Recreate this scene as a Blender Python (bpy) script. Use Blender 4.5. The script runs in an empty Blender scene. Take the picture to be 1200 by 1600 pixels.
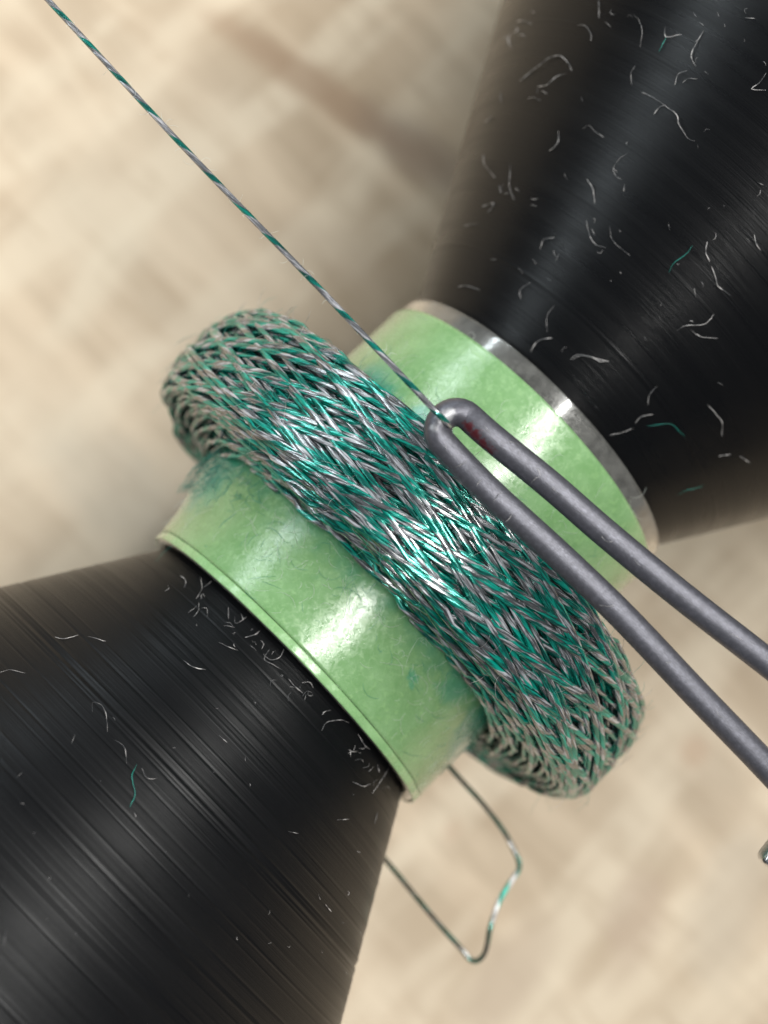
import bpy, math, random
import numpy as np
from mathutils import Matrix, Vector

random.seed(7); rng = np.random.default_rng(7)
scn = bpy.context.scene
scn.unit_settings.system = 'METRIC'; scn.unit_settings.scale_length = 0.001     # 1 unit = 1 mm
PI = math.pi

# ------------------------------------------------------------------ camera
F = 3040.6                                   # focal length in photo pixels (1200 x 1600)
LOC = np.array([-6.2296, 1.4358, 63.4559])
RGT = np.array([0.70647931, -0.69426632, 0.13740909])
UP = np.array([0.68149561, 0.71971819, 0.1325498])
BCK = np.array([-0.19092069, 0.0, 0.98160547])
cd = bpy.data.cameras.new('camera'); cam = bpy.data.objects.new('camera', cd)
scn.collection.objects.link(cam); scn.camera = cam
M = Matrix.Identity(4)
for i in range(3):
    M[i][0], M[i][1], M[i][2], M[i][3] = RGT[i], UP[i], BCK[i], LOC[i]
cam.matrix_world = M
cd.sensor_fit = 'VERTICAL'; cd.sensor_height = 36; cd.lens = F / 1600 * 36
cd.clip_start = 1; cd.clip_end = 5000
cd.dof.use_dof = True; cd.dof.focus_distance = 55.9
cd.dof.aperture_fstop = cd.lens * 1e-3 / 1.1         # 1.1 mm wide aperture

# ------------------------------------------------------------------ light
w = bpy.data.worlds.new('World'); scn.world = w; w.use_nodes = True
w.node_tree.nodes['Background'].inputs[0].default_value = (0.86, 0.93, 1.0, 1)
w.node_tree.nodes['Background'].inputs[1].default_value = 0.11

def strip_light(name, y, z, width, power, colour, x=60, length=1500):
    ld = bpy.data.lights.new(name, 'AREA'); ld.shape = 'RECTANGLE'
    ld.size = length; ld.size_y = width; ld.energy = power; ld.color = colour
    o = bpy.data.objects.new(name, ld); scn.collection.objects.link(o)
    o.location = (x, y, z)
    d = Vector((0, -y, -z)).normalized()                 # shines towards the coil's axis
    X = Vector((1, 0, 0)); Z = -d; Y = Z.cross(X)
    m = Matrix.Identity(4)
    for i in range(3):
        m[i][0], m[i][1], m[i][2], m[i][3] = X[i], Y[i], Z[i], o.location[i]
    o.matrix_world = m
    return o
strip_light('fluorescent_lamp_side', 640, 370, 36, 4.0e6, (0.86, 0.96, 1.0), 80, 1500)
strip_light('fluorescent_lamp_above', -45, 760, 42, 12.3e6, (1.0, 0.99, 0.95), 420, 1400)

scn.view_settings.view_transform = 'Standard'; scn.view_settings.look = 'None'
scn.view_settings.exposure = 0.0; scn.view_settings.gamma = 1.0
scn.view_settings.use_curve_mapping = False
scn.cycles.max_bounces = 10; scn.cycles.transmission_bounces = 8
scn.cycles.caustics_reflective = False; scn.cycles.caustics_refractive = False
scn.cycles.sample_clamp_indirect = 6.0

# ------------------------------------------------------------------ helpers
def at(px, py, depth):
    """the point seen at photo pixel (px, py), 'depth' mm in front of the camera"""
    return LOC + depth * (-BCK + (px - 600) / F * RGT - (py - 800) / F * UP)

def mesh_obj(name, v, f, mat, parent=None, uv=None, smooth=True):
    me = bpy.data.meshes.new(name)
    v = np.asarray(v, dtype=np.float32); f = np.asarray(f, dtype=np.int32)
    n = f.shape[1]
    me.vertices.add(len(v)); me.vertices.foreach_set('co', v.ravel())
    me.loops.add(f.size); me.loops.foreach_set('vertex_index', f.ravel())
    me.polygons.add(len(f)); me.polygons.foreach_set('loop_start', np.arange(0, f.size, n, dtype=np.int32))
    me.polygons.foreach_set('use_smooth', np.full(len(f), smooth))
    if uv is not None:
        l = me.uv_layers.new(name='UVMap'); l.data.foreach_set('uv', np.asarray(uv, dtype=np.float32).ravel())
    me.update(calc_edges=True); me.validate()
    me.materials.append(mat)
    o = bpy.data.objects.new(name, me); scn.collection.objects.link(o)
    if parent: o.parent = parent
    return o

def empty(name, loc=(0, 0, 0)):
    o = bpy.data.objects.new(name, None); scn.collection.objects.link(o)
    o.location = loc; o.empty_display_size = 1
    return o

def tag(o, label=None, cat=None, group=None, kind=None):
    for k, x in (('label', label), ('category', cat), ('group', group), ('kind', kind)):
        if x: o[k] = x
    return o

def smooth_path(pts, step):
    """Catmull-Rom through pts, resampled to about 'step' mm"""
    P = np.asarray(pts, float); P = np.vstack([2 * P[0] - P[1], P, 2 * P[-1] - P[-2]])
    out = []
    for i in range(1, len(P) - 2):
        t = np.linspace(0, 1, 24, endpoint=False)[:, None]
        a, b, c, d = P[i - 1], P[i], P[i + 1], P[i + 2]
        out.append(.5 * (2 * b + (c - a) * t + (2 * a - 5 * b + 4 * c - d) * t**2 + (3 * b - a - 3 * c + d) * t**3))
    out = np.vstack(out + [P[-2][None]])
    s = np.r_[0, np.cumsum(np.linalg.norm(np.diff(out, axis=0), axis=1))]
    n = max(3, int(s[-1] / step) + 1); q = np.linspace(0, s[-1], n)
    return np.stack([np.interp(q, s, out[:, k]) for k in range(3)], 1)

def tube(path, rad, sides=8, u0=0.0, up=None, cap=True):
    """verts, quads, uvs of a tube along path; u = length in mm, v = 0..1 around"""
    P = np.asarray(path, float); n = len(P)
    T = np.gradient(P, axis=0); T /= np.linalg.norm(T, axis=1)[:, None] + 1e-12
    if up is None:
        N = np.zeros_like(P); a = np.array([0, 0, 1.0])
        if abs(T[0] @ a) > .9: a = np.array([0, 1.0, 0])
        for i in range(n):
            a = a - (a @ T[i]) * T[i]; a /= np.linalg.norm(a) + 1e-12; N[i] = a
    else:
        N = up - (up * T).sum(1)[:, None] * T; N /= np.linalg.norm(N, axis=1)[:, None]
    B = np.cross(T, N)
    s = u0 + np.r_[0, np.cumsum(np.linalg.norm(np.diff(P, axis=0), axis=1))]
    th = np.arange(sides) / sides * 2 * PI
    r = np.broadcast_to(np.asarray(rad, float), (n,))[:, None, None]
    V = P[:, None] + r * (np.cos(th)[None, :, None] * N[:, None] + np.sin(th)[None, :, None] * B[:, None])
    i = np.arange(n - 1)[:, None] * sides; j = np.arange(sides)[None]; k = (j + 1) % sides
    Fq = np.stack([i + j, i + k, i + sides + k, i + sides + j], -1).reshape(-1, 4)
    sv, sw = np.broadcast_to(s[:-1, None], (n - 1, sides)), np.broadcast_to(s[1:, None], (n - 1, sides))
    v0 = np.broadcast_to(j / sides, (n - 1, sides)); v1 = v0 + 1 / sides
    uv = np.stack([np.stack([sv, v0], -1), np.stack([sv, v1], -1), np.stack([sw, v1], -1), np.stack([sw, v0], -1)], 2).reshape(-1, 2)
    V = V.reshape(-1, 3)
    return V, Fq, uv, s[-1]

def join(parts):
    V, Q, U, o = [], [], [], 0
    for v, f, u, *_ in parts:
        V.append(v); Q.append(f + o); U.append(u); o += len(v)
    return np.vstack(V), np.vstack(Q), np.vstack(U)

def lathe(name, prof, mat, parent=None, seg=256, close=False, disp=None):
    """rings (x, r) round the X axis"""
    prof = np.asarray(prof, float); n = len(prof)
    th = np.arange(seg) / seg * 2 * PI
    x = np.repeat(prof[:, 0][:, None], seg, 1); r = np.repeat(prof[:, 1][:, None], seg, 1)
    if disp is not None: r = r + disp(x, th[None] + 0 * x)
    V = np.stack([x, r * np.sin(th), r * np.cos(th)], -1).reshape(-1, 3)
    m = n if close else n - 1
    i = np.arange(m)[:, None] * seg; i2 = ((np.arange(m) + 1) % n)[:, None] * seg
    j = np.arange(seg)[None]; k = (j + 1) % seg
    Q = np.stack([i + j, i2 + j, i2 + k, i + k], -1).reshape(-1, 4)
    return mesh_obj(name, V, Q, mat, parent)

# ---- material helpers
class NT:
    def __init__(s, name):
        s.m = bpy.data.materials.new(name); s.m.use_nodes = True; s.t = s.m.node_tree
        s.b = s.t.nodes['Principled BSDF']
    def n(s, typ, **kw):
        nd = s.t.nodes.new('ShaderNode' + typ)
        for k, x in kw.items():
            if k.startswith('i_'): s.put(nd.inputs[int(k[2:])] if k[2:].isdigit() else nd.inputs[k[2:].replace('_', ' ')], x)
            else: setattr(nd, k, x)
        return nd
    def put(s, sock, x):
        if isinstance(x, bpy.types.NodeSocket): s.t.links.new(x, sock)
        else: sock.default_value = x
    def set(s, **kw):
        for k, x in kw.items(): s.put(s.b.inputs[k.replace('_', ' ')], x)
    def math(s, op, a, b=0.0, c=0.0):
        nd = s.n('Math', operation=op); s.put(nd.inputs[0], a); s.put(nd.inputs[1], b)
        if op in ('MULTIPLY_ADD', 'SMOOTH_MIN'): s.put(nd.inputs[2], c)
        return nd.outputs[0]
    def rng(s, x, a, b, c=0.0, d=1.0, smooth=True):
        nd = s.n('MapRange', interpolation_type='SMOOTHSTEP' if smooth else 'LINEAR')
        for k, q in enumerate((x, a, b, c, d)): s.put(nd.inputs[k], q)
        return nd.outputs[0]
    def mix(s, f, a, b):
        nd = s.n('Mix', data_type='RGBA')
        s.put(nd.inputs[0], f); s.put(nd.inputs[6], a); s.put(nd.inputs[7], b)
        return nd.outputs[2]
    def noise(s, vec, scale, detail=3, rough=.5, dist=0):
        nd = s.n('TexNoise'); s.put(nd.inputs['Vector'], vec)
        nd.inputs['Scale'].default_value = scale; nd.inputs['Detail'].default_value = detail
        nd.inputs['Roughness'].default_value = rough; nd.inputs['Distortion'].default_value = dist
        return nd.outputs['Fac']
    def obj(s): return s.n('TexCoord').outputs['Object']
    def mapped(s, scale, rot=(0, 0, 0), loc=(0, 0, 0)):
        nd = s.n('Mapping'); s.put(nd.inputs[0], s.obj())
        nd.inputs['Scale'].default_value = scale; nd.inputs['Rotation'].default_value = rot; nd.inputs['Location'].default_value = loc
        return nd.outputs[0]
    def bump(s, h, dist, strength=1.0, normal=None):
        nd = s.n('Bump'); nd.inputs['Strength'].default_value = strength; nd.inputs['Distance'].default_value = dist
        s.put(nd.inputs['Height'], h)
        if normal is not None: s.put(nd.inputs['Normal'], normal)
        return nd.outputs[0]

def near(nt, p, rad, warp=0.0, ws=1.5):
    """1 inside a ragged blob of radius rad round p (object space)"""
    v = nt.obj()
    d = nt.n('VectorMath', operation='DISTANCE'); nt.put(d.inputs[0], v); d.inputs[1].default_value = p
    q = d.outputs['Value']
    if warp:
        q = nt.math('ADD', q, nt.math('MULTIPLY', nt.math('SUBTRACT', nt.noise(v, ws, 4, .6), .5), warp))
    return nt.rng(q, rad, rad * .35)

# ---- wood
BENCH_Z = -28.0
def on_bench(px, py):
    d = -BCK + (px - 600) / F * RGT - (py - 800) / F * UP
    return LOC + d * (BENCH_Z - LOC[2]) / d[2]
def streak(k, p0, p1, width, warp):
    """1 inside a ragged figure streak in the wood from p0 to p1 (photo pixels it is seen at)"""
    A, B = on_bench(*p0), on_bench(*p1); c = (A + B) / 2; d = B - A
    ln = math.hypot(d[0], d[1]) / 2; an = math.atan2(d[1], d[0])
    sub = k.n('VectorMath', operation='SUBTRACT'); k.put(sub.inputs[0], k.obj()); sub.inputs[1].default_value = tuple(c)
    rot = k.n('VectorRotate', rotation_type='Z_AXIS'); k.put(rot.inputs['Vector'], sub.outputs[0]); rot.inputs['Angle'].default_value = -an
    mul = k.n('VectorMath', operation='MULTIPLY'); k.put(mul.inputs[0], rot.outputs[0]); mul.inputs[1].default_value = (1 / ln, 1 / width, 0)
    l = k.n('VectorMath', operation='LENGTH'); k.put(l.inputs[0], mul.outputs[0])
    q = k.math('ADD', l.outputs['Value'], k.math('MULTIPLY', k.math('SUBTRACT', k.noise(k.obj(), .35, 4, .6), .5), warp))
    return k.rng(q, 1.1, .35)
def wood():
    k = NT('pale_wood')
    ang = math.radians(-12)
    a = k.mapped((1, .10, 1), (0, 0, ang)); b = k.mapped((1, .22, 1), (0, 0, ang), (3.3, 9.1, 0))
    n1 = k.noise(a, .30, 5, .65, .5); n2 = k.noise(b, .34, 4, .6, .4); n3 = k.noise(k.obj(), .05, 3, .5)
    cross = k.noise(k.mapped((.22, 1, 1), (0, 0, ang)), .35, 3, .5)
    c = k.mix(k.rng(n1, .36, .64), (.63, .50, .36, 1), (.43, .325, .22, 1))
    c = k.mix(k.math('MULTIPLY', k.rng(n2, .50, .68), .55), c, (.37, .26, .165, 1))
    c = k.mix(k.math('MULTIPLY', k.rng(cross, .42, .64), .65), c, (.73, .62, .47, 1))
    c = k.mix(k.math('MULTIPLY', k.rng(n3, .40, .70), .45), c, (.56, .48, .37, 1))
    sp = k.noise(b, .8, 5, .7); c = k.mix(k.math('MULTIPLY', k.rng(sp, .50, .68), .45), c, (.40, .30, .20, 1))
    for p0, p1, wd, amt, col in (((280, -10), (700, 275), 1.4, .75, (.33, .22, .14, 1)), ((560, 150), (760, 330), 2.2, .6, (.27, .20, .15, 1)),
                                 ((60, 640), (300, 900), 3.4, .45, (.40, .36, .29, 1)), ((880, 1420), (700, 1640), 2.2, .5, (.38, .28, .20, 1)),
                                 ((1020, 1330), (960, 1560), 2.0, .4, (.41, .31, .24, 1)), ((1190, 1240), (1100, 1560), 3.0, .45, (.39, .33, .26, 1)),
                                 ((380, 330), (640, 460), 2.2, .4, (.42, .33, .24, 1)), ((60, 560), (260, 300), 1.6, .35, (.72, .64, .50, 1)),
                                 ((1060, 1160), (1110, 1190), 1.2, .4, (.44, .27, .17, 1)), ((690, 1290), (720, 1310), .9, .3, (.44, .27, .17, 1))):
        c = k.mix(k.math('MULTIPLY', streak(k, p0, p1, wd * .85, .8), amt), c, col)
    k.set(Base_Color=c, Roughness=.5, Normal=k.bump(n1, .25, .4))
    k.b.inputs['Specular IOR Level'].default_value = .3
    return k.m

# ---- black turned plastic
def black(name, fine, coarse, rough, spec):
    k = NT(name)
    sep = k.n('SeparateXYZ'); k.put(sep.inputs[0], k.obj())
    x, y, z = sep.outputs
    th = k.math('ARCTAN2', y, z)
    cmb = k.n('CombineXYZ'); k.put(cmb.inputs[0], k.math('MULTIPLY', x, fine)); k.put(cmb.inputs[1], k.math('MULTIPLY', th, 1.2))
    g = k.noise(cmb.outputs[0], 1.0, 4, .65)
    cm2 = k.n('CombineXYZ'); k.put(cm2.inputs[0], k.math('MULTIPLY', x, coarse)); k.put(cm2.inputs[1], k.math('MULTIPLY', th, .7))
    g2 = k.noise(cm2.outputs[0], 1.0, 2, .5)
    speck = k.noise(k.obj(), 9.0, 3, .7)
    c = k.mix(k.rng(speck, .62, .8), (.004, .0042, .005, 1), (.010, .011, .012, 1))
    h = k.math('ADD', g, k.math('MULTIPLY', speck, .12))
    k.set(Base_Color=c, Roughness=k.rng(g2, .3, .7, rough - .03, rough + .05),
          Normal=k.bump(h, .012, .8))
    k.b.inputs['Specular IOR Level'].default_value = spec
    return k.m

# ---- silk covered litz wire: a white and a green strand laid round each other
def litz(name, w0=(.05, .053, .058, 1), w1=(.49, .50, .54, 1), g0=(.0, .035, .03, 1), g1=(.0, .29, .22, 1), lit=None, share=.60):
    k = NT(name)
    uvn = k.n('UVMap'); sep = k.n('SeparateXYZ'); k.put(sep.inputs[0], uvn.outputs[0])
    u, v = sep.outputs[0], sep.outputs[1]
    ph = k.math('ADD', k.math('MULTIPLY', u, 1 / 1.38), v)
    slow = k.n('CombineXYZ'); k.put(slow.inputs[0], k.math('MULTIPLY', u, .35))
    ph = k.math('ADD', ph, k.math('MULTIPLY', k.noise(slow.outputs[0], 1, 1), .8))
    s = k.math('FRACT', ph)
    fib = k.math('SINE', k.math('MULTIPLY', k.math('ADD', k.math('MULTIPLY', v, 5.0), k.math('MULTIPLY', u, 1.6)), 2 * PI))
    fv = k.n('CombineXYZ'); k.put(fv.inputs[0], k.math('MULTIPLY', u, .55)); lay = k.math('MULTIPLY', k.math('ADD', v, k.math('MULTIPLY', u, .22)), 2 * PI)
    k.put(fv.inputs[1], k.math('MULTIPLY', k.math('SINE', lay), .6))
    k.put(fv.inputs[2], k.math('MULTIPLY', k.math('COSINE', lay), .6))
    st = k.noise(fv.outputs[0], 2.0, 3, .7)
    edge = k.math('ADD', s, k.math('MULTIPLY', k.math('SUBTRACT', st, .5), .16))
    m = k.math('MULTIPLY', k.rng(edge, .0, .07), k.rng(edge, share, share - .08))
    white = k.mix(k.rng(st, .46, .64), w0, w1)  # pale yarn lines, which also paint highlights along the wire
    green = k.mix(k.rng(st, .42, .64), g0, g1)
    col = k.mix(m, white, green)
    if lit: col = k.mix(near(k, lit[0], lit[1]), col, k.mix(m, (.85, .84, .85, 1), (.0, .42, .33, 1)))  # a bright glint painted into the colour round one point
    k.set(Base_Color=col, Roughness=.23, IOR=2.25, Specular_Tint=k.mix(m, (.96, .98, 1, 1), (.25, 1, .85, 1)),
          Normal=k.bump(k.math('ADD', k.math('MULTIPLY', fib, .4), k.math('MULTIPLY', st, 1.5)), .011, 1.0))
    k.b.inputs['Specular IOR Level'].default_value = .75
    k.b.inputs['Coat Weight'].default_value = .4; k.b.inputs['Coat Roughness'].default_value = .15
    return k.m

# ---- green film on the former
def green_film(name, base, dark, stains):
    k = NT(name)
    n1 = k.noise(k.obj(), 1.5, 4, .6); n2 = k.noise(k.obj(), 5.0, 4, .65, .5); n3 = k.noise(k.mapped((1, 3, 3)), 14, 2, .6, 1.5)
    c = k.mix(k.rng(n1, .3, .7), base, dark)
    c = k.mix(k.math('MULTIPLY', k.rng(n2, .52, .72), .35), c, (.33, .56, .22, 1))
    c = k.mix(k.math('MULTIPLY', k.rng(n3, .60, .74), .5), c, (.52, .68, .46, 1))
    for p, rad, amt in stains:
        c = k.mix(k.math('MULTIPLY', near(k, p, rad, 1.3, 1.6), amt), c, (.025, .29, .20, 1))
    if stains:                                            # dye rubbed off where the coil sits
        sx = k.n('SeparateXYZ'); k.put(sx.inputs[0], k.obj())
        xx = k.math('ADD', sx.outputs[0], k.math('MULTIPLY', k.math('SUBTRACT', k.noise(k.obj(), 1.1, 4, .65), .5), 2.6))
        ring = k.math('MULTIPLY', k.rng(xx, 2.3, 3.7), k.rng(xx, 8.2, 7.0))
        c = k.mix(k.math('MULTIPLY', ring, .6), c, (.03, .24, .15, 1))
    h = k.math('ADD', k.math('MULTIPLY', n2, .6), k.math('ADD', k.math('MULTIPLY', n1, 1.2), k.math('MULTIPLY', n3, .16)))
    nrm = k.bump(h, .013, .85)
    k.set(Base_Color=c, Roughness=k.rng(n2, .35, .7, .12, .30), Normal=nrm, Coat_Normal=nrm, Coat_Weight=1.0, Coat_Roughness=k.rng(n2, .36, .62, .12, .34))
    k.b.inputs['Subsurface Weight'].default_value = .15
    k.b.inputs['Subsurface Radius'].default_value = (.4, .5, .3)
    k.b.inputs['Subsurface Scale'].default_value = .5
    return k.m

def clear_plastic():
    k = NT('clear_plastic')
    n = k.noise(k.obj(), 2.2, 4, .6); n2 = k.noise(k.obj(), 12, 3, .6)
    k.set(Base_Color=(.86, .85, .80, 1), Roughness=k.rng(n2, .4, .7, .04, .12),
          Coat_Weight=1.0, Coat_Roughness=k.rng(n2, .35, .65, .09, .28), Transmission_Weight=k.rng(n, .3, .7, .86, .93), IOR=1.47, Normal=k.bump(n, .003, .3))
    return k.m

def steel(name, col, rough, stain=None, metal=.5, polish_glint=None):
    k = NT(name)
    n = k.noise(k.obj(), 7, 5, .7); n2 = k.noise(k.mapped((3, 3, 3)), 12, 3, .6)
    c = k.mix(k.rng(n, .4, .75), col, tuple(min(1, x * 1.5) for x in col[:3]) + (1,))
    met = metal
    if stain:
        sc = None
        for p, rad in stain:
            m = near(k, p, rad, .5, 9.0); sc = m if sc is None else k.math('MAXIMUM', sc, m)
        c = k.mix(k.math('MULTIPLY', sc, .95), c, (.075, .005, .009, 1)); met = k.rng(sc, 0, 1, metal, .05)
    for p, rad in (polish_glint or []):
        c = k.mix(near(k, p, rad, .25, 6.0), c, (.42, .42, .44, 1))  # lamp highlights on the worn bend, painted into the colour
    k.set(Base_Color=c, Metallic=met, Roughness=k.rng(n2, .35, .7, rough - .10, rough + .14), Normal=k.bump(k.math('ADD', n, n2), .008, .5))
    return k.m

def plain(name, col, rough=.5, spec=.5):
    k = NT(name); k.set(Base_Color=col, Roughness=rough); k.b.inputs['Specular IOR Level'].default_value = spec
    return k.m

M_WOOD = wood()
M_BLACK_A = black('black_turned_plastic_coarse', 34, 1.5, .36, .24)
M_BLACK_B = black('black_turned_plastic_fine', 26, 2.0, .29, .22)
M_LITZ = litz('green_white_litz')
M_FEED = litz('taut_litz', (.10, .10, .108, 1), (.48, .47, .50, 1), (.0, .035, .03, 1), (.0, .17, .13, 1), share=.42)
M_LEAD = litz('shaded_litz', (.06, .055, .04, 1), (.14, .125, .09, 1), (.03, .04, .026, 1), (.06, .08, .05, 1), (tuple(at(788, 1394, 66.7)), 1.35))  # same wire as the coil, its shade and kink glint painted in
M_CLEAR = clear_plastic()
def lint_mat():
    k = NT('pale_silk_fibre')
    n = k.noise(k.n('TexCoord').outputs['Object'], 3.5, 2, .6)
    k.set(Base_Color=k.mix(k.rng(n, .38, .66), (.10, .10, .105, 1), (.62, .59, .58, 1)), Roughness=.3)  # patchy base colour paints broken glints along each fibre
    return k.m
M_FIB_W = lint_mat()
M_FIB_F = plain('film_hair', (.8, .85, .78, 1), .4)
M_FIB_G = plain('green_silk_fibre', (.02, .26, .21, 1), .35)

# ------------------------------------------------------------------ setting: the bench below
BENCH_Z = -28.0
b = 420.0
bench = mesh_obj('bench_top', [(-b, -b, BENCH_Z), (b, -b, BENCH_Z), (b, b, BENCH_Z), (-b, b, BENCH_Z),
                               (-b, -b, BENCH_Z - 25), (b, -b, BENCH_Z - 25), (b, b, BENCH_Z - 25), (-b, b, BENCH_Z - 25)],
                 [(0, 1, 2, 3), (7, 6, 5, 4), (0, 4, 5, 1), (1, 5, 6, 2), (2, 6, 7, 3), (3, 7, 4, 0)], M_WOOD, smooth=False)
tag(bench, 'pale tan wooden bench top, out of focus behind the coil', kind='structure')

# ------------------------------------------------------------------ the two cones that grip the former
R = 6.0; L = 11.63; RI = 5.55; TAN = math.tan(math.radians(30))
def cone_radius(x):
    x = np.asarray(x, float)
    return np.where(x < L / 2, RI - .03 - TAN * x, RI - .03 + TAN * (x - L))

def cone_profile(x_in, x_out, step, coarse, fine, seed):
    """tool marks: shallow rings of uneven depth cut into the flank"""
    g = np.random.default_rng(seed)
    n = int(abs(x_out - x_in) / step)
    x = np.linspace(x_in, x_out, n); r = cone_radius(x)
    d = np.zeros(n)
    for _ in range(int(coarse[0])):
        c = g.uniform(min(x_in, x_out), max(x_in, x_out)); wd = g.uniform(.012, .04)
        d += coarse[1] * g.normal(0, 1) ** 3 * .6 * np.exp(-((x - c) / wd) ** 2)
    d += fine * g.normal(0, 1, n)
    inside = (x > -.15) & (x < L + .15)
    d[inside] *= .2; d[inside] = -np.abs(d[inside])
    return np.stack([x, r + d], 1)

def cone(name, x_in, x_out, coarse, fine, seed, mat):
    p = cone_profile(x_in, x_out, .03, coarse, fine, seed)
    s = 1 if x_out > x_in else -1
    ends0 = [(x_in, .01), (x_in, p[0, 1] - .4), (x_in + .05 * s, p[0, 1] - .1)]
    ends1 = [(x_out + .5 * s, p[-1, 1] - .2), (x_out + 6 * s, p[-1, 1] - .3), (x_out + 6 * s, 4.0), (x_out + 6 * s, .01)]
    prof = np.vstack([ends0, p[1:], ends1])
    if s < 0: prof = prof[::-1]
    return lathe(name, prof, mat, seg=256)

lower_cone = cone('winding_cone', 3.2, -23, (420, .0045), .0008, 3, M_BLACK_A)
tag(lower_cone, 'coarsely grooved black plastic cone entering the near lower end of the green former', 'cone', 'black cones gripping the coil former')
upper_cone = cone('winding_cone', L - 3.2, L + 28, (200, .0012), .0006, 5, M_BLACK_B)
tag(upper_cone, 'smooth finely turned black cone with curled lint behind the clear tube end', 'cone', 'black cones gripping the coil former')

# ------------------------------------------------------------------ the former: clear tube with green film
former = tag(empty('coil_former', (0, 0, 0)), 'green film covered clear plastic tube held between two black cones', 'tube')
XP = 10.98
lathe('clear_tube', [(0, RI), (0, 5.84), (.05, 5.90), (.09, 5.90), (.2, 5.90), (L - .2, 5.90), (L - .09, 5.90), (L - .05, 5.895), (L - .01, 5.86), (L, 5.83), (L, RI + .04), (L - .1, RI), (L - .15, RI), (L - .3, RI), (.2, RI), (.05, RI)], M_CLEAR, former, 256, close=True)
def bulge(x, th):
    g = .66 * np.exp(-((x - 3.3) / 1.75) ** 2 - ((np.mod(th, 2 * PI) - math.radians(82)) / .42) ** 2)
    wob = .018 * np.sin(3 * th + x) + .010 * np.sin(7 * th - 1.7 * x) + .006 * np.sin(13 * th + 2.3 * x + 1)
    return g + wob
def cyl(x, deg, r=6.0): a = math.radians(deg); return (x, r * math.sin(a), r * math.cos(a))
M_GREEN = green_film('green_film', (.235, .42, .19, 1), (.18, .355, .14, 1),
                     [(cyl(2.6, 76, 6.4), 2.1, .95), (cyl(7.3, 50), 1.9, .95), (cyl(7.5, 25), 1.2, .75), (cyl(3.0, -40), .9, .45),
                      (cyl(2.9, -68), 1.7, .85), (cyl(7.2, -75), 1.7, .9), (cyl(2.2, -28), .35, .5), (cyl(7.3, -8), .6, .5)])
xs = np.linspace(.32, XP, 110)
lathe('green_film', np.vstack([[(.32, 5.915)], np.stack([xs, np.full(110, 6.0)], 1), [(XP, 5.915)]]), M_GREEN, former, 320, disp=lambda x, th: bulge(x, th))
M_BAND = green_film('passing_light_tint', (.30, .52, .24, 1), (.24, .45, .19, 1), [])
lathe('added_tint_band', [(.02, 5.92), (.02, 5.985), (.06, 6.0), (.26, 6.0), (.30, 5.985), (.30, 5.92)], M_BAND, former, 320,  # added band: green light passing through the clear rim, put into colour
      disp=lambda x, th: .018 * np.sin(3 * th) + .012 * np.sin(17 * th) + .008 * np.sin(41 * th))

# ------------------------------------------------------------------ the coil: one litz wire in zigzag turns
coil = tag(empty('wire_coil', (5.32, 0, 0)), 'universal wound ring of twisted green and white wire round the green tube', 'coil')
XC = 5.32; RO = 9.64; NT_ = 240; TOP = 26; WR = .100
SEG = 132
def build_coil():
    q = 4 / 3 - .0158
    n = NT_ * SEG
    k = np.arange(n + 1) / SEG                       # turn number
    phi = 2 * PI * k
    t = k / NT_
    kt = NT_ - TOP; t1 = np.minimum(k / kt, 1); over = np.clip((k - kt) / TOP, 0, 1)
    r = 6.12 + (RO - .10 - 6.12) * (1 - (1 - t1) ** 1.3) + np.where(k > kt, .05 + .13 * over, 0)
    ph = 2 * PI * (q * np.minimum(k, kt) + (5 / 3 - .041) * np.maximum(k - kt, 0)) + .12 * np.sin(k * .37) + np.interp(k, np.arange(NT_ + 2), rng.normal(0, .045, NT_ + 2))
    s = np.arcsin(.93 * np.sin(ph)) / math.asin(.93)
    s = .55 * s + .45 * np.sin(ph)
    # amplitude: nearly straight sides, bowed in at the outside; each reversal a little different
    rev = np.floor(ph / PI + .5).astype(int); jit = rng.normal(0, .055, rev.max() + 2)
    amp = 1.84 - .42 * t ** 3 + .10 * np.sin(t * 9)
    x = amp * (1 + jit[rev]) * s + .05 * np.sin(k * 1.9 + 2)
    edge = np.abs(s) ** 4
    rj = np.interp(k * 7.3, np.arange(int(NT_ * 7.3) + 3), rng.normal(0, .035, int(NT_ * 7.3) + 3))
    r = r + rj - .30 * edge * (.4 + .6 * t)           # wires slip inward at the turn-rounds
    rb = RO - .09 * 1
    r = np.minimum(r, RO + .16)
    P = np.stack([x, r * np.sin(phi), r * np.cos(phi)], 1)
    rad = np.stack([0 * x, np.sin(phi), np.cos(phi)], 1)
    return P, rad
CP, CRAD = build_coil()
INNER = 110
u = 0.0; inner = []
wr = WR * (1 + np.interp(np.arange(len(CP)) / 9.0, np.arange(len(CP) // 9 + 3), rng.normal(0, .11, len(CP) // 9 + 3)))
for i in range(NT_):
    a, e = i * SEG, (i + 1) * SEG + 1
    part = tube(CP[a:e], wr[a:e], 8, u, up=CRAD[a:e]); u = part[3]
    if i < INNER: inner.append(part)
    else: mesh_obj('wire_turn', part[0], part[1], M_LITZ, coil, part[2])
v, f, uv = join(inner)
tag(mesh_obj('inner_winding', v, f, M_LITZ, coil, uv), kind='stuff')

def fibre(p, n, length, curl, rad, g, lift=.15, sides=4, nseg=7):
    """a short curved hair starting at p, lying roughly in the surface with normal n"""
    a = g.normal(size=3); a -= (a @ n) * n; a /= np.linalg.norm(a); bb = np.cross(n, a)
    t = np.linspace(0, 1, nseg)[:, None]; an = curl * t + g.normal(0, .35, (nseg, 1)).cumsum(0) * .35
    d = (np.cos(an) * a + np.sin(an) * bb) * (length / (nseg - 1))
    q = p + np.cumsum(d, 0) - d[0] + n * (rad + lift * length * np.sin(t * PI * g.uniform(.4, 1)) )
    return tube(q, rad * (1.05 - .5 * np.abs(2 * t[:, 0] - 1) ** 3), sides)

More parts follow.
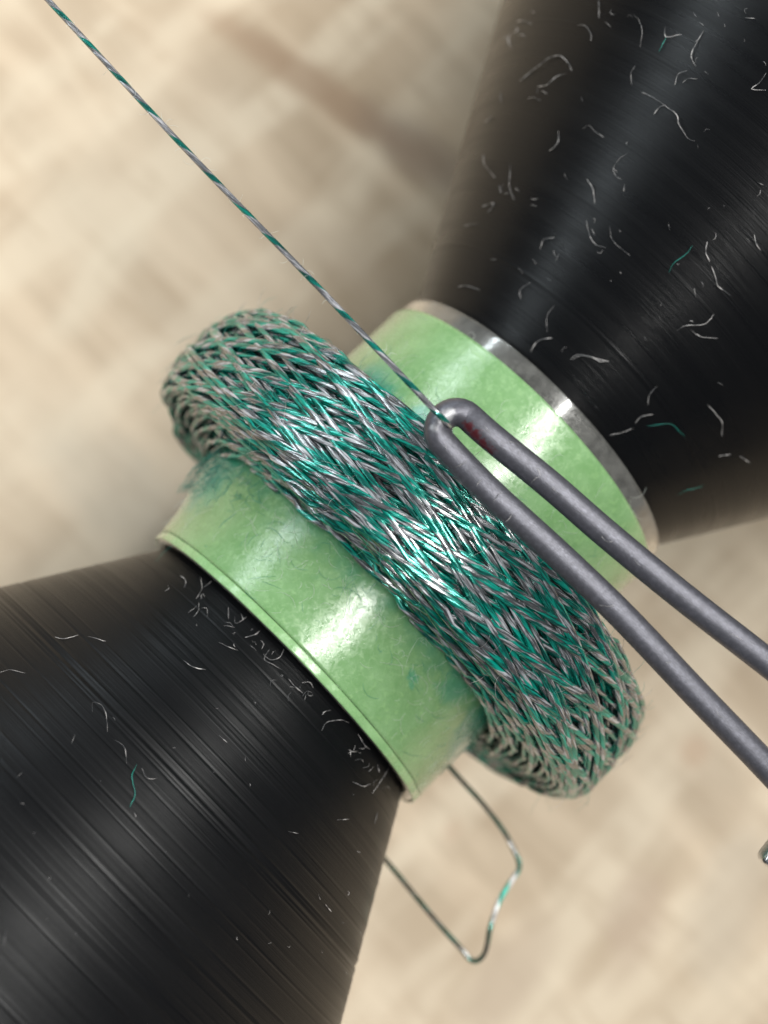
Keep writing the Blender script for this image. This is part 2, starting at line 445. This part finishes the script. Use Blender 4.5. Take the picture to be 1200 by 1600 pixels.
g = np.random.default_rng(11); fw, fg = [], []
for i in range(1000):
    j = g.integers(int(len(CP) * .62), len(CP)); n = CRAD[j]
    if n[2] < -.5: continue
    (fw if g.random() < .6 else fg).append(fibre(CP[j] + n * .1, n, abs(g.normal(.45, .35)) + .15, g.normal(0, 1.3), .005, g, lift=g.uniform(.02, .4), sides=3))
for nm, lst, mt in (('white_fuzz', fw, M_FIB_W), ('green_fuzz', fg, M_FIB_G)):
    v, f, uv = join(lst); tag(mesh_obj(nm, v, f, mt, coil, uv), kind='stuff')
# hairs on the green film, denser towards the coil
fw, fg = [], []
for i in range(700):
    side = g.random() < .5
    x = 3.3 - abs(g.normal(0, 1.4)) if side else 6.4 + abs(g.normal(0, 1.6))
    if not .1 < x < 11.4: continue
    th = g.uniform(-95, 95) * PI / 180; n = np.array([0, math.sin(th), math.cos(th)])
    p = np.array([x, 0, 0]) + n * (6.0 + float(bulge(np.array(x), np.array(th))) if .34 < x < XP else 5.93)
    (fw if g.random() < .72 else fg).append(fibre(p, n, abs(g.normal(.35, .3)) + .12, g.normal(0, 1.5), .0045, g, lift=g.uniform(.0, .06), sides=3))
for i in range(170):        # felted tuft where the coil meets the film
    th = math.radians(g.normal(78, 16)); n = np.array([0, math.sin(th), math.cos(th)]); x = g.uniform(1.9, 3.4)
    fg.append(fibre(np.array([x, 0, 0]) + n * (6.02 + float(bulge(np.array(x), np.array(th)))), n, g.uniform(.3, .9), g.normal(0, 1.5), .009, g, lift=.2, sides=3))
for i in range(170):
    th = math.radians(g.choice([g.normal(50, 12), g.normal(-82, 8)])); n = np.array([0, math.sin(th), math.cos(th)]); x = g.uniform(6.2, 8.2)
    fg.append(fibre(np.array([x, 0, 0]) + n * 6.02, n, g.uniform(.3, .9), g.normal(0, 1.5), .010, g, lift=.35, sides=3))
for nm, lst, mt in (('white_fuzz', fw, M_FIB_F), ('green_fuzz', fg, M_FIB_G)):
    v, f, uv = join(lst); tag(mesh_obj(nm, v, f, mt, former, uv), kind='stuff')

# ------------------------------------------------------------------ wire guide (bent grey wire)
GD = 53.9
low = [(1420, 1440), (1300, 1308), (1194, 1194), (1087, 1083), (973, 963), (874, 868), (773, 776), (721, 724)]
C0 = np.array([713, 673]); ax = np.array([-.74, -.67]); nx = np.array([-.67, .74])
bend = [tuple(C0 + 29 * (math.cos(t) * nx + math.sin(t) * ax)) for t in np.linspace(.0, PI, 9)]
upp = [(768, 683), (860, 758), (945, 832), (1058, 925), (1194, 1031), (1300, 1114), (1440, 1224)]
px = low + bend + upp
gp = smooth_path([at(a, c, GD + .0008 * max(0, (a - 700)) + (.15 if 660 < a < 740 else 0)) for a, c in px], .12)
stain = [(tuple(at(a, c, GD - .2)), rr) for a, c, rr in ((731, 668, .26), (742, 681, .28), (754, 694, .26), (766, 706, .20))]
M_STEEL = steel('grey_steel_wire', (.10, .10, .118, 1), .42, stain, polish_glint=[(tuple(at(694, 652, GD - .35)), .34), (tuple(at(704, 645, GD - .35)), .26), (tuple(at(676, 668, GD - .35)), .24)])
gv = tube(gp, .405, 20)
guide = mesh_obj('wire_guide', gv[0], gv[1], M_STEEL, None, gv[2])
tag(guide, 'hairpin of dull grey steel wire, its bend over the coil', 'wire guide')

# ------------------------------------------------------------------ the taut wire that feeds the coil
fp = [at(-130, -217, 57.6), at(75, 0, 56.6), at(290, 233, 55.4), at(510, 462, 54.3), at(640, 600, 53.5), at(676, 638, 53.28), at(690, 652, 53.34), at(700, 664, 53.75), at(703, 670, 54.4), at(704, 680, 55.1), at(706, 694, 55.6)]
wv = tube(smooth_path(fp, .06), .088, 12)
feed = mesh_obj('feed_wire', wv[0], wv[1], M_FEED, None, wv[2])
tag(feed, 'taut twisted green and white wire running from the upper left into the grey hairpin', 'wire')

fpath = smooth_path(fp[1:6], .05); g2 = np.random.default_rng(5); hairs = []
for j in g2.integers(20, len(fpath) - 5, 60):
    n = g2.normal(size=3); n /= np.linalg.norm(n)
    hairs.append(fibre(fpath[j] + n * .09, n, g2.uniform(.12, .4), g2.normal(0, 1), .004, g2, lift=.35, sides=3))
v, f, uv = join(hairs); tag(mesh_obj('white_fuzz', v, f, M_FIB_F, feed, uv), kind='stuff')

# ------------------------------------------------------------------ the start lead looping out behind the former
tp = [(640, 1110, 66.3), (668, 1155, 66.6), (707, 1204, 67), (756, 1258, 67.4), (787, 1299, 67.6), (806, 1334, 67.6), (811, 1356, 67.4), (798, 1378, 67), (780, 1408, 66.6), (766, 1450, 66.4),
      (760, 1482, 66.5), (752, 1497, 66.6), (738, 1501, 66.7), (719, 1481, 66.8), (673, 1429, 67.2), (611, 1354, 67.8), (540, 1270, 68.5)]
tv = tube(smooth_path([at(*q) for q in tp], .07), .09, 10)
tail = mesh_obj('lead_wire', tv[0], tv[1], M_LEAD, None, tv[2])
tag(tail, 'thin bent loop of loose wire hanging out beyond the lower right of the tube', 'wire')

# ------------------------------------------------------------------ corner of a bright steel bar at the right edge
def bar():
    a = at(1188, 1347, 55.0); e1 = (.70 * RGT - .55 * UP); e1 /= np.linalg.norm(e1)
    e2 = (.62 * RGT + .74 * UP); e2 -= (e2 @ e1) * e1; e2 /= np.linalg.norm(e2); e3 = np.cross(e1, e2)
    import bmesh
    bm = bmesh.new(); bmesh.ops.create_cube(bm, size=1)
    for vv in bm.verts:
        q = np.array(vv.co) + .5
        vv.co = a + e1 * q[0] * 30 + e2 * q[1] * 3.4 - e3 * (1 - q[2]) * 1.1
    bmesh.ops.bevel(bm, geom=bm.edges[:], offset=.22, segments=4, affect='EDGES', profile=.5)
    me = bpy.data.meshes.new('steel_bar'); bm.to_mesh(me); bm.free()
    for p in me.polygons: p.use_smooth = True
    me.materials.append(steel('bright_steel', (.75, .75, .76, 1), .2, metal=.95))
    o = bpy.data.objects.new('steel_bar', me); scn.collection.objects.link(o)
    return o
tag(bar(), 'corner of a shiny steel bar at the right edge below the hairpin', 'bar')

# ------------------------------------------------------------------ lint lying on the cones
def cone_hit(px, py):
    d = -BCK + (px - 600) / F * RGT - (py - 800) / F * UP
    t = np.linspace(38, 90, 5200); P = LOC + t[:, None] * d
    rr = np.hypot(P[:, 1], P[:, 2]) - cone_radius(P[:, 0])
    bad = (P[:, 0] > -.05) & (P[:, 0] < L + .05)
    i = np.argmax((rr < 0) & ~bad)
    if rr[i] >= 0 or bad[i]: return None
    p = P[i]; s = -TAN if p[0] < L / 2 else TAN
    n = np.array([-s, p[1] / np.hypot(p[1], p[2]), p[2] / np.hypot(p[1], p[2])]); return p, n / np.linalg.norm(n)

UPPER = [  # traced curls (photo pixels = 640 + x * .4667, y * .4667)
 [(360, 78), (385, 74), (412, 80)], [(345, 165), (338, 140), (350, 120), (372, 108), (362, 92)], [(372, 272), (400, 250), (440, 225), (470, 200), (505, 192), (530, 215), (545, 245)],
 [(432, 290), (470, 290), (500, 262), (530, 250)], [(398, 333), (425, 332), (445, 340)], [(562, 88), (590, 92), (606, 118), (604, 142)], [(635, 0), (640, 30), (638, 60)],
 [(655, 72), (678, 92)], [(752, 50), (778, 80), (785, 120), (775, 165)], [(745, 285), (742, 250), (756, 222)], [(858, 90), (862, 125), (910, 118)], [(862, 125), (850, 155), (835, 175)],
 [(985, 105), (962, 150), (948, 185), (962, 220)], [(930, 238), (905, 255), (890, 292)], [(915, 278), (935, 266), (962, 266)], [(1195, 245), (1175, 275), (1150, 298), (1196, 296)],
 [(780, 310), (830, 335), (865, 360), (900, 385), (912, 420), (935, 460), (960, 472)], [(820, 385), (840, 362), (860, 355)], [(500, 442), (502, 470), (490, 495), (470, 506)],
 [(582, 432), (605, 420), (630, 440), (655, 460)], [(735, 512), (705, 530), (682, 560), (690, 585), (710, 598)], [(722, 618), (718, 642)], [(595, 600), (616, 630), (622, 682)],
 [(250, 520), (262, 560), (288, 598)], [(302, 620), (308, 645)], [(338, 550), (342, 590), (335, 630), (350, 672)], [(245, 692), (285, 682), (265, 715)], [(185, 760), (210, 750), (235, 748)],
 [(255, 410), (280, 390)], [(305, 310), (308, 340)], [(592, 740), (602, 780), (620, 815), (655, 830)], [(670, 758), (682, 800), (710, 830), (742, 855)], [(440, 835), (460, 805), (490, 795)],
 [(870, 912), (885, 880), (925, 850), (945, 820)], [(997, 808), (992, 840), (1005, 875)], [(1010, 890), (1025, 935), (1035, 960), (1075, 992)], [(165, 960), (200, 958), (235, 970)],
 [(375, 1003), (378, 972), (410, 942)], [(485, 1022), (462, 1060), (460, 1110)], [(405, 1180), (435, 1142), (480, 1135)], [(895, 1105), (930, 1088), (985, 1085), (1020, 1052)], [(940, 1103), (975, 1125), (1032, 1130)],
 [(540, 1203), (570, 1188), (610, 1195), (640, 1208), (665, 1206)], [(1125, 60), (1155, 62)], [(950, 40), (960, 58)], [(970, 75), (985, 85)], [(1030, 40), (1036, 55)], [(1055, 78), (1060, 88)], [(1155, 785), (1160, 815), (1175, 840)]]
UPPER = [[(640 + a * .4667, c * .4667) for a, c in q] for q in UPPER] + [
 [(895, 562), (910, 555), (935, 560), (952, 564)], [(1012, 632), (1014, 615), (1026, 602)], [(993, 660), (1002, 648), (1020, 646)], [(1012, 665), (1045, 660), (1060, 670), (1072, 680)], [(952, 680), (970, 676), (990, 668)],
 [(1105, 632), (1118, 645), (1128, 658), (1128, 680)], [(1122, 712), (1140, 708)], [(1155, 712), (1172, 722)], [(1060, 772), (1075, 762), (1098, 758)]]
LOWER = [  # photo pixels = x * .5167, 860 + y * .5167
 [(165, 265), (195, 270), (240, 258)], [(265, 262), (292, 275), (320, 276)], [(0, 372), (30, 364), (75, 372)], [(278, 490), (282, 462), (305, 475), (322, 505), (326, 555)], [(345, 575), (375, 600), (385, 640)],
 [(392, 778), (408, 740), (402, 690), (420, 650)], [(428, 660), (440, 690), (475, 688)], [(215, 585), (225, 560)], [(555, 335), (580, 358), (625, 362)], [(660, 280), (690, 296), (718, 300)],
 [(545, 80), (560, 95), (555, 115)], [(605, 85), (608, 120), (590, 150)], [(602, 160), (600, 190), (585, 205)], [(640, 95), (615, 115)], [(690, 175), (692, 210)], [(708, 200), (712, 225), (745, 205)], [(735, 160), (728, 195), (735, 215)],
 [(740, 265), (765, 262), (785, 245)], [(795, 315), (815, 335), (840, 325), (852, 300)], [(870, 390), (890, 415), (915, 435)], [(815, 300), (800, 330), (830, 350), (855, 360)], [(970, 545), (985, 520), (1020, 512), (1050, 520)], [(1020, 495), (1040, 480), (1060, 500)],
 [(1080, 555), (1100, 590), (1118, 600)], [(1062, 700), (1090, 712), (1115, 705)], [(1125, 735), (1140, 700), (1175, 660)], [(1140, 650), (1145, 675)], [(1130, 825), (1140, 790)], [(1015, 815), (1050, 812)], [(660, 560), (685, 582)],
 [(740, 625), (742, 638)], [(980, 1070), (1000, 1095)], [(960, 1040), (965, 1055)], [(8, 1200), (14, 1170), (20, 1150)], [(50, 690), (65, 675)], [(60, 765), (72, 768)], [(870, 850), (900, 855)], [(1070, 1345), (1080, 1315)]]
LOWER = [[(a * .5167, 860 + c * .5167) for a, c in q] for q in LOWER]

def lint_path(q, rad, gg):
    hits = [h for h in (cone_hit(*p) for p in q) if h is not None]
    if len(hits) < 2: return None
    m = len(hits)
    pts = [p + n * (rad + .025 + .10 * math.sin(PI * j / max(1, m - 1)) * gg.random()) for j, (p, n) in enumerate(hits)]
    path = smooth_path(pts, .08); path = path + np.cumsum(gg.normal(0, .006, path.shape), 0); t = np.linspace(0, 1, len(path))
    return tube(path, rad * (1 - .6 * np.abs(2 * t - 1) ** 4) * (1 + .3 * np.sin(t * 11 + gg.random() * 6)), 6)

def lint(traces, where, group, green_share, seed, region, extra, owner):
    gg = np.random.default_rng(seed); rows = []
    for q in traces:
        rad = .006 + .008 * gg.random() ** 1.5; tv = lint_path(q, rad, gg)
        if tv is None: continue
        green = gg.random() < green_share
        a = np.array(q); ln = np.linalg.norm(np.diff(a, axis=0), axis=1).sum(); ch = np.linalg.norm(a[-1] - a[0])
        form = 'straight' if ch > .96 * ln else 'curved' if ch > .82 * ln else 'hooked'
        size = 'tiny' if ln < 16 else 'short' if ln < 38 else 'long'
        base = tv[0].mean(0)
        o = mesh_obj('lint_fibre', tv[0] - base, tv[1], M_FIB_G if green else M_FIB_W, None, tv[2]); o.location = base
        c = a.mean(0)
        rows.append((f"{size} {form} {'green' if green else 'pale'} lint fibre {region(*c)} {where}", c, o))
    order = ['leftmost', 'second from left', 'third from left', 'fourth from left', 'fifth from left', 'sixth from left', 'seventh from left', 'eighth from left']
    for lab in sorted({r[0] for r in rows}):
        same = sorted([r for r in rows if r[0] == lab], key=lambda r: r[1][0])
        for j, (_, c, o) in enumerate(same):
            tag(o, lab if len(same) == 1 else lab + ', ' + (order[j] if j < len(same) - 1 or len(same) > 8 else 'rightmost'), 'lint', group)
    dust = []
    for a, c, ln in extra:
        an = gg.uniform(0, 2 * PI); cu = gg.normal(0, 1)
        tv = lint_path([(a, c), (a + ln * math.cos(an), c + ln * math.sin(an)), (a + ln * (math.cos(an) + math.cos(an + cu)), c + ln * (math.sin(an) + math.sin(an + cu)))], .005 + .003 * gg.random(), gg)
        if tv is not None: dust.append(tv)
    v, f, uv = join(dust)
    tag(mesh_obj('lint_dust', v, f, M_FIB_W, owner, uv), kind='stuff')

def region_up(x, y):
    v = 'near the top' if y < 150 else 'midway up' if y < 330 else 'low down'
    return v + (' left' if x < 830 else ' centre' if x < 1010 else ' right')
def region_lo(x, y):
    if y - 905 < .97 * (x - 250) + 60 and x > 260: return 'by the tube rim'
    v = 'at the upper' if y < 1120 else 'at the middle' if y < 1330 else 'at the bottom'
    return v + (' left' if x < 200 else ' right')
gg = np.random.default_rng(23)
ex_up = [(gg.uniform(760, 1195), gg.uniform(5, 640), gg.uniform(1.5, 7)) for _ in range(60)]
ex_lo = [(gg.uniform(20, 560), gg.uniform(930, 1560), gg.uniform(1.0, 4)) for _ in range(32)]
for _ in range(30):
    t = gg.random(); p = (1 - t) ** 2 * np.array([270, 905]) + 2 * t * (1 - t) * np.array([480, 1030]) + t * t * np.array([615, 1240])
    ex_lo.append((p[0] - abs(gg.normal(0, 14)), p[1] + abs(gg.normal(0, 14)), gg.uniform(4, 10)))
lint(UPPER, 'on upper cone', 'loose lint fibres on the upper cone', .16, 31, region_up, ex_up, upper_cone)
lint(LOWER, 'on lower cone', 'loose lint fibres on the lower cone', .06, 37, region_lo, ex_lo, lower_cone)
# a few hairs caught on the guide
gh = []
for a, c in ((712, 730), (695, 705), (707, 745), (745, 760), (770, 785), (790, 815), (795, 690), (815, 712), (835, 730), (842, 745), (880, 775), (900, 800), (960, 945), (1040, 1035), (1060, 930), (940, 838), (990, 870), (757, 665), (1120, 1110), (1140, 990)):
    gh.append(fibre(at(a, c, GD - .40), BCK, gg.uniform(.15, .5), gg.normal(0, 1), .007, gg, lift=.1, sides=4))
v, f, uv = join(gh); tag(mesh_obj('white_fuzz', v, f, M_FIB_W, guide, uv), kind='stuff')
